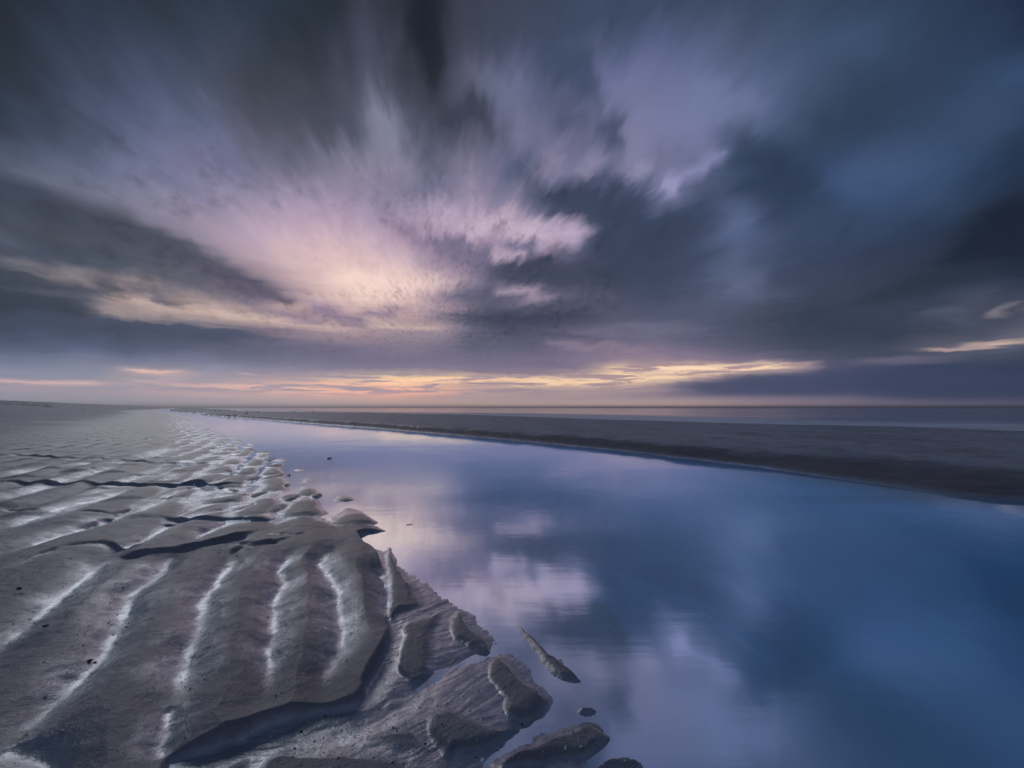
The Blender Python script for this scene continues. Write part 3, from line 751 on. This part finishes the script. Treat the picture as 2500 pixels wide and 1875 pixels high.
def water_material():
    m, nb, out = material('channel_water')
    p = nb.node('ShaderNodeNewGeometry').outputs['Position']
    px_, py_, pz_ = nb.sep(p)
    h1 = nb.noise(nb.xyz(nb.math('MULTIPLY', px_, 2.0), nb.math('MULTIPLY', py_, 9.0), 0.0), 1.0, 3, .5)
    h2 = nb.noise(nb.xyz(nb.math('MULTIPLY', px_, .55), nb.math('MULTIPLY', py_, .40), 4.0), 1.0, 4, .45)
    h = nb.math('ADD', nb.math('MULTIPLY', h1, .04), nb.math('MULTIPLY', h2, 1.0))
    bp = nb.node('ShaderNodeBump'); nb.put(bp.inputs['Height'], h)
    bp.inputs['Distance'].default_value = .02; bp.inputs['Strength'].default_value = .5
    fr = nb.node('ShaderNodeFresnel'); fr.inputs['IOR'].default_value = 1.33
    nb.put(fr.inputs['Normal'], bp.outputs[0])
    fac = nb.math('POWER', fr.outputs[0], .11)
    gl = nb.node('ShaderNodeBsdfGlossy')
    nb.put(gl.inputs['Color'], nb.mix(fac, (0, 0, 0), (.86, .96, 1.0)))
    gl.inputs['Roughness'].default_value = .07
    nb.put(gl.inputs['Normal'], bp.outputs[0])
    tr_ = nb.node('ShaderNodeBsdfTransparent')
    nb.put(tr_.inputs[0], nb.mix(fac, (.55, .78, .95), (.16, .22, .28)))
    df = nb.node('ShaderNodeBsdfDiffuse'); df.inputs[0].default_value = (.09, .46, .92, 1)
    depth = attr(nb, 'depth')
    body = nb.math('SUBTRACT', 1.0, nb.math('EXPONENT', nb.math('MULTIPLY', depth, -4.5)))
    mx = nb.node('ShaderNodeMixShader'); nb.put(mx.inputs[0], nb.math('MULTIPLY', body, .9))
    L_ = m.node_tree.links
    L_.new(tr_.outputs[0], mx.inputs[1]); L_.new(df.outputs[0], mx.inputs[2])
    m2 = nb.node('ShaderNodeAddShader')
    L_.new(mx.outputs[0], m2.inputs[0]); L_.new(gl.outputs[0], m2.inputs[1])
    L_.new(m2.outputs[0], out.inputs[0])
    return m


def sea_material():
    m, nb, out = material('sea_water')
    p = nb.node('ShaderNodeNewGeometry').outputs['Position']
    px_, py_, pz_ = nb.sep(p)
    foam = attr(nb, 'foam')
    n1 = nb.noise(nb.xyz(nb.math('MULTIPLY', px_, .03), nb.math('MULTIPLY', py_, .16), 0.0), 1.0, 4, .55)
    f = nb.math('MULTIPLY', foam, nb.rng(n1, .25, .6, .55, 1.0), clamp=True)
    bs = nb.node('ShaderNodeBsdfPrincipled')
    nb.put(bs.inputs['Base Color'], nb.mix(f, (.10, .22, .40), (.93, .95, .98)))
    nb.put(bs.inputs['Roughness'], nb.mixf(f, .12, .40))
    bs.inputs['IOR'].default_value = 1.33
    m.node_tree.links.new(bs.outputs[0], out.inputs[0])
    return m


M_SAND, M_WATER, M_SEA = sand_material(), water_material(), sea_material()


def tag(o, label=None, cat=None, group=None, kind=None):
    if label: o['label'] = label
    if cat: o['category'] = cat
    if group: o['group'] = group
    if kind: o['kind'] = kind
    return o


# ------------------------------------------------------------------ the beach: one sheet, finer where it is near
rp = np.concatenate([np.arange(2300, 1600, -3.0), np.arange(1600, 1300, -1.5), np.arange(1300, 1003, -.8)])
yr = CAMZ * FPX / (rp - 995.0)
yr = np.concatenate([yr, np.geomspace(yr[-1] * 1.02, 4000, 110)])
tc_ = np.linspace(-1.28, 1.28, 1120)
tc_ = np.concatenate([np.linspace(-3.4, -1.29, 70), tc_, np.linspace(1.29, 3.4, 70)])
GX = tc_[None, :] * yr[:, None]
GY = np.repeat(yr[:, None], len(tc_), 1)
GZ, GW, GD, GS = terrain(GX, GY)
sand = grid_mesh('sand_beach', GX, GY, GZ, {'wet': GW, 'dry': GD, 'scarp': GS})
sand.data.materials.append(M_SAND)
tag(sand, 'grey wet sand beach with drainage ridges and a low sand bank', None, None, 'structure')

# level sand that carries on behind and beside
far = grid_mesh('lower_ground', *np.meshgrid(np.array([-8000., 8000.]), np.array([-8000., 8000.])), np.full((2, 2), -.9), {})
far.data.materials.append(M_SAND)
tag(far, kind='structure')

# ------------------------------------------------------------------ channel water
yw = np.concatenate([np.linspace(.9, 20, 260), np.geomspace(20.3, 600, 160)])
fw = np.linspace(0, 1, 150)
xl = line_x(LSH, yw) - 1.6 - .06 * yw
xr = line_x(RSH, yw) + .25 + .004 * yw
xr = np.minimum(xr, 40)
WX = xl[:, None] + (xr - xl)[:, None] * fw[None, :]
WY = np.repeat(yw[:, None], len(fw), 1)
WZ, _, _, _ = terrain(WX, WY)
wat = grid_mesh('channel_water', WX, WY, np.zeros_like(WX), {'depth': np.clip(-WZ, 0, 1)})
wat.data.materials.append(M_WATER)
tag(wat, kind='structure')

# ------------------------------------------------------------------ sea
ys = np.concatenate([np.linspace(6, 60, 120), np.geomspace(61, 8000, 140)])
off = np.concatenate([np.linspace(-6, 80, 130), np.geomspace(84, 8000, 60)])
SX = line_x(SEA, ys)[:, None] + off[None, :] * (1 + np.minimum(ys[:, None], 300) / 300)
SX = np.minimum(SX, 8000.)
SY = np.repeat(ys[:, None], len(off), 1)
sd = line_sd(SEA, SX, SY)
swash = sd + 2.5 * fbm(SX * .06, SY * .06, 200, 3)
foam = sstep(27, 11, swash) + .35 * np.exp(-((swash - 26) / 5) ** 2)
SZ = -.045 - .05 * sstep(4, 20, sd) + .10 * np.exp(-((swash - 17) / 4.0) ** 2) + .05 * np.exp(-((swash - 27) / 5.0) ** 2)
sea = grid_mesh('sea', SX, SY, SZ, {'foam': np.clip(foam, 0, 1)})
sea.data.materials.append(M_SEA)
tag(sea, kind='structure')

# ------------------------------------------------------------------ things on the sand


def height(x, y):
    return terrain(np.array([[x]], float), np.array([[y]], float))[0][0, 0]


def seat(px, py):
    """the ground point seen at a photograph pixel"""
    z = 0.1
    for _ in range(7):
        x, y = ground(px, py, z)
        z = .5 * z + .5 * height(float(x), float(y))
    x, y = ground(px, py, z)
    return float(x), float(y), float(height(float(x), float(y)))


def simple_mat(name, base, rough=.6, spread=.15, scale=40.0, dark=None):
    m, nb, out = material(name)
    tc2 = nb.node('ShaderNodeTexCoord')
    n = nb.noise(tc2.outputs['Object'], scale, 3, .6)
    bs = nb.node('ShaderNodeBsdfPrincipled')
    d = dark or tuple(v * (1 - spread * 2) for v in base)
    nb.put(bs.inputs['Base Color'], nb.mix(nb.rng(n, .35, .65), d, base))
    bs.inputs['Roughness'].default_value = rough
    m.node_tree.links.new(bs.outputs[0], out.inputs[0])
    return m


def mesh_ob(name, verts, faces, mat, parent=None, smooth=True):
    me = bpy.data.meshes.new(name)
    me.from_pydata([tuple(map(float, v)) for v in verts], [], [tuple(f) for f in faces])
    me.update()
    if smooth:
        me.polygons.foreach_set('use_smooth', np.ones(len(me.polygons), bool))
    me.materials.append(mat)
    o = bpy.data.objects.new(name, me)
    col.objects.link(o)
    o.parent = parent
    return o


def loft(rings, n=10):
    """closed skin over rings (x, z, half width, half height) along a spine in the xz plane"""
    v, f = [], []
    for (x, z, w, h) in rings:
        for k in range(n):
            a = 2 * math.pi * k / n
            v.append((x, w * math.cos(a), z + h * math.sin(a)))
    for i in range(len(rings) - 1):
        for k in range(n):
            f.append((i * n + k, i * n + (k + 1) % n, (i + 1) * n + (k + 1) % n, (i + 1) * n + k))
    f.append(tuple(range(n))[::-1]); f.append(tuple(range((len(rings) - 1) * n, len(rings) * n)))
    return v, f


M_CROW = simple_mat('crow_feathers', (.022, .021, .024), .45)
M_GULLB = simple_mat('gull_breast', (.60, .60, .62), .7)
M_GULLW = simple_mat('gull_wing', (.20, .21, .23), .7)
M_BILL = simple_mat('bill_horn', (.10, .08, .05), .5)


def make_bird(name, body_m, wing_m, upright):
    root = bpy.data.objects.new(name, None)
    col.objects.link(root)
    root.empty_display_size = .1
    up = upright
    rings = [(-.26, .15, .012, .006), (-.20, .155, .035, .014), (-.12, .165, .055, .045), (-.02, .18, .072, .070), (.07, .20 + .01 * up, .066, .068),
             (.125, .245 + .03 * up, .045, .050), (.145, .29 + .05 * up, .034, .038), (.165, .325 + .06 * up, .036, .036), (.195, .33 + .06 * up, .026, .026), (.212, .328 + .06 * up, .010, .011)]
    mesh_ob('body', *loft(rings), body_m, root)
    hz = .328 + .06 * up
    mesh_ob('bill', *loft([(.205, hz, .011, .011), (.235, hz - .002, .007, .008), (.262, hz - .010, .002, .003)], 6), M_BILL, root)
    for sgn in (-1, 1):
        wv, wf = loft([(-.31, .160, .004, .004), (-.22, .175, .010, .022), (-.10, .195, .014, .045), (.02, .205, .014, .052), (.085, .21, .006, .025)], 8)
        wv = [(x, y + sgn * (.062 if x > -.2 else .03), z) for x, y, z in wv]
        mesh_ob('wing', wv, wf, wing_m, root)
        mesh_ob('leg', [(-.004, sgn * .03 - .004, 0), (.004, sgn * .03 - .004, 0), (.004, sgn * .03 + .004, 0), (-.004, sgn * .03 + .004, 0),
                        (-.01, sgn * .03 - .006, .13), (.01, sgn * .03 - .006, .13), (.01, sgn * .03 + .006, .13), (-.01, sgn * .03 + .006, .13),
                        (.05, sgn * .03 - .02, .004), (.05, sgn * .03 + .02, .004)],
                [(0, 1, 5, 4), (1, 2, 6, 5), (2, 3, 7, 6), (3, 0, 4, 7), (0, 8, 9, 3), (0, 3, 2, 1)], M_BILL, root, False)
    return root


def copy_tree(o):
    c = o.copy(); col.objects.link(c)
    for ch in o.children:
        d = ch.copy(); col.objects.link(d); d.parent = c
    return c


def put_bird(o, px, py, heading, size):
    x, y, z = seat(px, py)
    o.location = (x, y, z - .004)
    o.rotation_euler = (0, 0, R(heading))
    o.scale = (size, size, size)


crow = make_bird('crow', M_CROW, M_CROW, 1.0)
put_bird(crow, 558.3, 1014.8, 20, 1.05)
tag(crow, 'large black crow standing upright on the sand bank above the channel', 'bird')
gull = make_bird('gull', M_GULLB, M_GULLW, 0.0)
FL = 'small grey gull in the distant flock resting on the flat sand behind the crow'
flock = [(573.2, 1014.2, 200, .8, 'pale gull sitting low on the sand right beside the black crow', None),
         (602.4, 1012.0, 30, .95, 'grey gull alone on the bank between the crow and the flock behind', None)]
flock += [(px, py, h, sz, FL, 'gulls of the distant flock') for px, py, h, sz in [
    (524.4, 1004.3, 10, .9), (535.9, 1004.5, 170, .95), (559.7, 1003.9, 20, 1.15), (576.0, 1003.2, 190, 1.0), (588.8, 1004.2, 150, .8), (599.7, 1004.3, 10, 1.1),
    (603.8, 1004.1, 200, 1.1), (611.2, 1004.2, 90, .9), (620.0, 1004.2, 25, 1.1), (630.2, 1008.3, 170, .95), (533.0, 1001.6, 0, .9), (524.0, 1001.6, 180, .8)]]
flock += [(px, py, h, .95, 'lone gull standing far along the edge of the pale sea', 'gulls at the edge of the sea') for px, py, h in [(718.0, 1007.6, 100), (766.1, 1008.2, 30)]]
for i, (px, py, h, sz, lab, grp) in enumerate(flock):
    g_ = gull if i == 0 else copy_tree(gull)
    put_bird(g_, px, py, h, sz)
    if 'group' in g_: del g_['group']
    tag(g_, lab, 'bird', grp)


# ---- shells, pebbles and clods that lie singly on the sand
def make_shell(name, m):
    """ribbed fan shell, hollow side down"""
    v, f = [], []
    nr, na = 5, 14
    for top in (1, 0):
        for i in range(nr):
            r = (i + .35) / (nr - .65)
            for k in range(na):
                a = math.pi * (.12 + .76 * k / (na - 1))
                rib = 1 + .06 * (k % 2) * r
                v.append((math.cos(a) * r * rib, math.sin(a) * r * rib - .45, (.42 * (1 - (r - .15) ** 2)) - (.06 if not top else 0)))
    for q in (0, 1):
        o_ = q * nr * na
        for i in range(nr - 1):
            for k in range(na - 1):
                e = (o_ + i * na + k, o_ + i * na + k + 1, o_ + (i + 1) * na + k + 1, o_ + (i + 1) * na + k)
                f.append(e if q else e[::-1])
    for k in range(na - 1):
        a0 = (nr - 1) * na + k
        f.append((a0, a0 + 1, nr * na + a0 + 1, nr * na + a0))
    return mesh_ob(name, v, f, m)


def make_stone(name, m, seed, flat=.6):
    r_ = np.random.default_rng(seed)
    v, f = [], []
    n, k = 8, 5
    for i in range(k + 1):
        th = math.pi * i / k
        for j in range(n):
            a = 2 * math.pi * j / n
            r = 1 + .22 * r_.standard_normal() * math.sin(th)
            v.append((r * math.sin(th) * math.cos(a), .75 * r * math.sin(th) * math.sin(a), flat * math.cos(th)))
    for i in range(k):
        for j in range(n):
            f.append((i * n + j, (i + 1) * n + j, (i + 1) * n + (j + 1) % n, i * n + (j + 1) % n))
    return mesh_ob(name, v, f, m)


M_SHW = simple_mat('white_shell', (.72, .70, .68), .45)
M_SHO = simple_mat('orange_shell', (.55, .24, .07), .45)
M_SHR = simple_mat('rusty_shell', (.30, .11, .06), .5)
M_PEB = simple_mat('dark_pebble', (.10, .094, .09), .5)
M_CLOD = simple_mat('dark_clod', (.20, .19, .185), .8)
singles = [
    ('shell', M_SHO, 52, 1450, 11, 'orange shell lying on grey sand beside a dark pebble'),
    ('pebble', M_PEB, 47, 1437, 12, 'dark oval pebble lying on the sand beside the orange shell'),
    ('shell', M_SHR, 232, 1617, 8, 'rusty brown shell at the lower end of a shiny wet trough'),
    ('pebble', M_PEB, 218, 1614, 12, 'dark flat pebble beside the rusty brown shell'),
    ('pebble', M_PEB, 112, 1528, 12, 'dark narrow pebble alone on the left sand ridge'),
    ('shell', M_SHW, 65, 1790, 15, 'large white shell on dark sand at the foot of the left ridge'),
    ('shell', M_SHW, 152, 1784, 10, 'narrow white shell lying in the shelly trough next to the large white shell'),
    ('shell', M_SHW, 444, 1665, 8, 'small white shell on the crest of the broad sand ridge'),
    ('shell', M_SHW, 512, 1711, 7, 'tiny white shell on the ridge above the long dark scarp'),
    ('shell', M_SHW, 271, 1827, 7, 'little white shell near the notch where the dark scarp begins'),
    ('shell', M_SHW, 692, 1768, 9, 'pale shell on the ledge of the long dark scarp'),
    ('pebble', M_PEB, 735, 1786, 9, 'black pebble in the thread of water under the long dark scarp'),
    ('pebble', M_PEB, 720, 1826, 9, 'black pebble on the sand mound beyond the thread of water'),
    ('shell', M_SHW, 1222, 1597, 9, 'white shell on the upper tip of a flat sand plate'),
    ('pebble', M_PEB, 1275, 1768, 9, 'larger dark pebble at the pointed end of a sand plate'),
    ('pebble', M_PEB, 1298, 1774, 6, 'smaller dark pebble lying in the shallow runnel off the plate tip'),
    ('sand_clod', M_CLOD, 1712, 1835, 26, 'smaller dark clod of sand lying under the shallow blue water'),
    ('sand_clod', M_CLOD, 1742, 1864, 30, 'larger dark clod of sand lying under the shallow blue water'),
]
for i, (nm, m_, px, py, hw, lab) in enumerate(singles):
    x, y, z = seat(px, py)
    r = hw * .5 * math.hypot(x, y) / FPX * .8
    o = make_shell(nm, m_) if nm == 'shell' else make_stone(nm, m_, 300 + i, .45)
    o.scale = (r, r, r)
    o.rotation_euler = (random.uniform(-.2, .2), random.uniform(-.2, .2), random.uniform(0, 6.28))
    o.location = (x, y, z + (.02 * r if nm == 'shell' else -.30 * r if nm == 'sand_clod' else .15 * r))
    tag(o, lab, {'shell': 'shell', 'pebble': 'pebble', 'sand_clod': 'clod'}[nm])

# ---- broken shell strewn over sand and channel bed: too small to count
n = 5200
fy = 1.0 / rng.uniform(1 / 9.0, 1 / 1.35, n)
fx = rng.uniform(-1.3, 1.3, n) * fy
keep = fbm(fx * 1.1, fy * .8, 400, 3) + .35 * rng.standard_normal(n) > -.05
fx, fy = fx[keep], fy[keep]
fz = terrain(fx[None, :], fy[None, :])[0][0]
ok = fz > -.5
fx, fy, fz = fx[ok], fy[ok], fz[ok]
n = len(fx)
size = np.exp(rng.normal(math.log(.0030), .40, n)) * (1 + .12 * fy)
ang = rng.uniform(0, 2 * math.pi, n)
V = np.zeros((n, 5, 3))
for k, (ux, uy, uz) in enumerate([(-1, -.5, 0), (.9, -.6, .1), (1.1, .5, 0), (-.7, .6, .1), (0, 0, .55)]):
    jx = ux + .35 * rng.standard_normal(n); jy = uy + .3 * rng.standard_normal(n)
    V[:, k, 0] = fx + size * (jx * np.cos(ang) - jy * np.sin(ang))
    V[:, k, 1] = fy + size * (jx * np.sin(ang) + jy * np.cos(ang))
    V[:, k, 2] = fz + .0006 + size * uz
tri = np.array([(0, 1, 4), (1, 2, 4), (2, 3, 4), (3, 0, 4)])
F = (np.arange(n)[:, None, None] * 5 + tri[None]).reshape(-1, 3)
half = rng.random(n) < .7
for nm, sel, m_ in (('pale_shell_grit', half, M_SHW), ('dark_shell_grit', ~half, M_PEB)):
    Vv = V[sel].reshape(-1, 3); nn = int(sel.sum())
    Ff = (np.arange(nn)[:, None, None] * 5 + tri[None]).reshape(-1, 3)
    o = mesh_ob(nm, Vv.tolist(), Ff.tolist(), m_, None, False)
    tag(o, ('pale' if nm[0] == 'p' else 'dark') + ' broken shell grit strewn over the sand and channel bed', 'shell grit', None, 'stuff')

# ---- marram grass along the far dune top
gv, gf = [], []
gd = rng.uniform(110, 330, 260)
gx = (rng.uniform(-60, 130, 260) + rng.uniform(0, 150, 260) * (rng.random(260) < .25) - CX) / FPX * gd
gz = terrain(gx[None, :], gd[None, :])[0][0]
for x, y, z in zip(gx, gd, gz):
    for _b in range(7):
        a = rng.uniform(0, 6.28); h = rng.uniform(.15, .5); w = .03
        bx, by = x + rng.uniform(-.7, .7), y + rng.uniform(-.7, .7)
        i0 = len(gv)
        lean = rng.uniform(.1, .5) * h
        gv += [(bx - w, by, z - .1), (bx + w, by, z - .1), (bx + w * .6 + lean * .4 * math.cos(a), by + lean * .4 * math.sin(a), z + h * .6), (bx + lean * math.cos(a), by + lean * math.sin(a), z + h)]
        gf += [(i0, i0 + 1, i0 + 2), (i0, i0 + 2, i0 + 3)]
M_GRASS = simple_mat('dune_grass', (.20, .20, .16), .7)
o = mesh_ob('dune_grass', gv, gf, M_GRASS, None, False)
tag(o, 'thin grass along the top of the far dunes', 'dune grass', None, 'stuff')

# ------------------------------------------------------------------ sea air
hv = [(x, y, z) for z in (-1.9, 9.0) for y in (-8200., 8200.) for x in (-8200., 8200.)]
m_h, nb_h, out_h = material('sea_haze')
vol = nb_h.node('ShaderNodeVolumePrincipled')
vol.inputs['Color'].default_value = (.95, .95, .97, 1)
vol.inputs['Density'].default_value = .0007
vol.inputs['Anisotropy'].default_value = .75
m_h.node_tree.links.new(vol.outputs[0], out_h.inputs['Volume'])
hz_ = mesh_ob('haze', hv, [(0, 2, 3, 1), (4, 5, 7, 6), (0, 1, 5, 4), (2, 6, 7, 3), (0, 4, 6, 2), (1, 3, 7, 5)], m_h, None, False)
tag(hz_, 'thin pale sea mist lying low over beach and sea', 'haze', None, 'stuff')
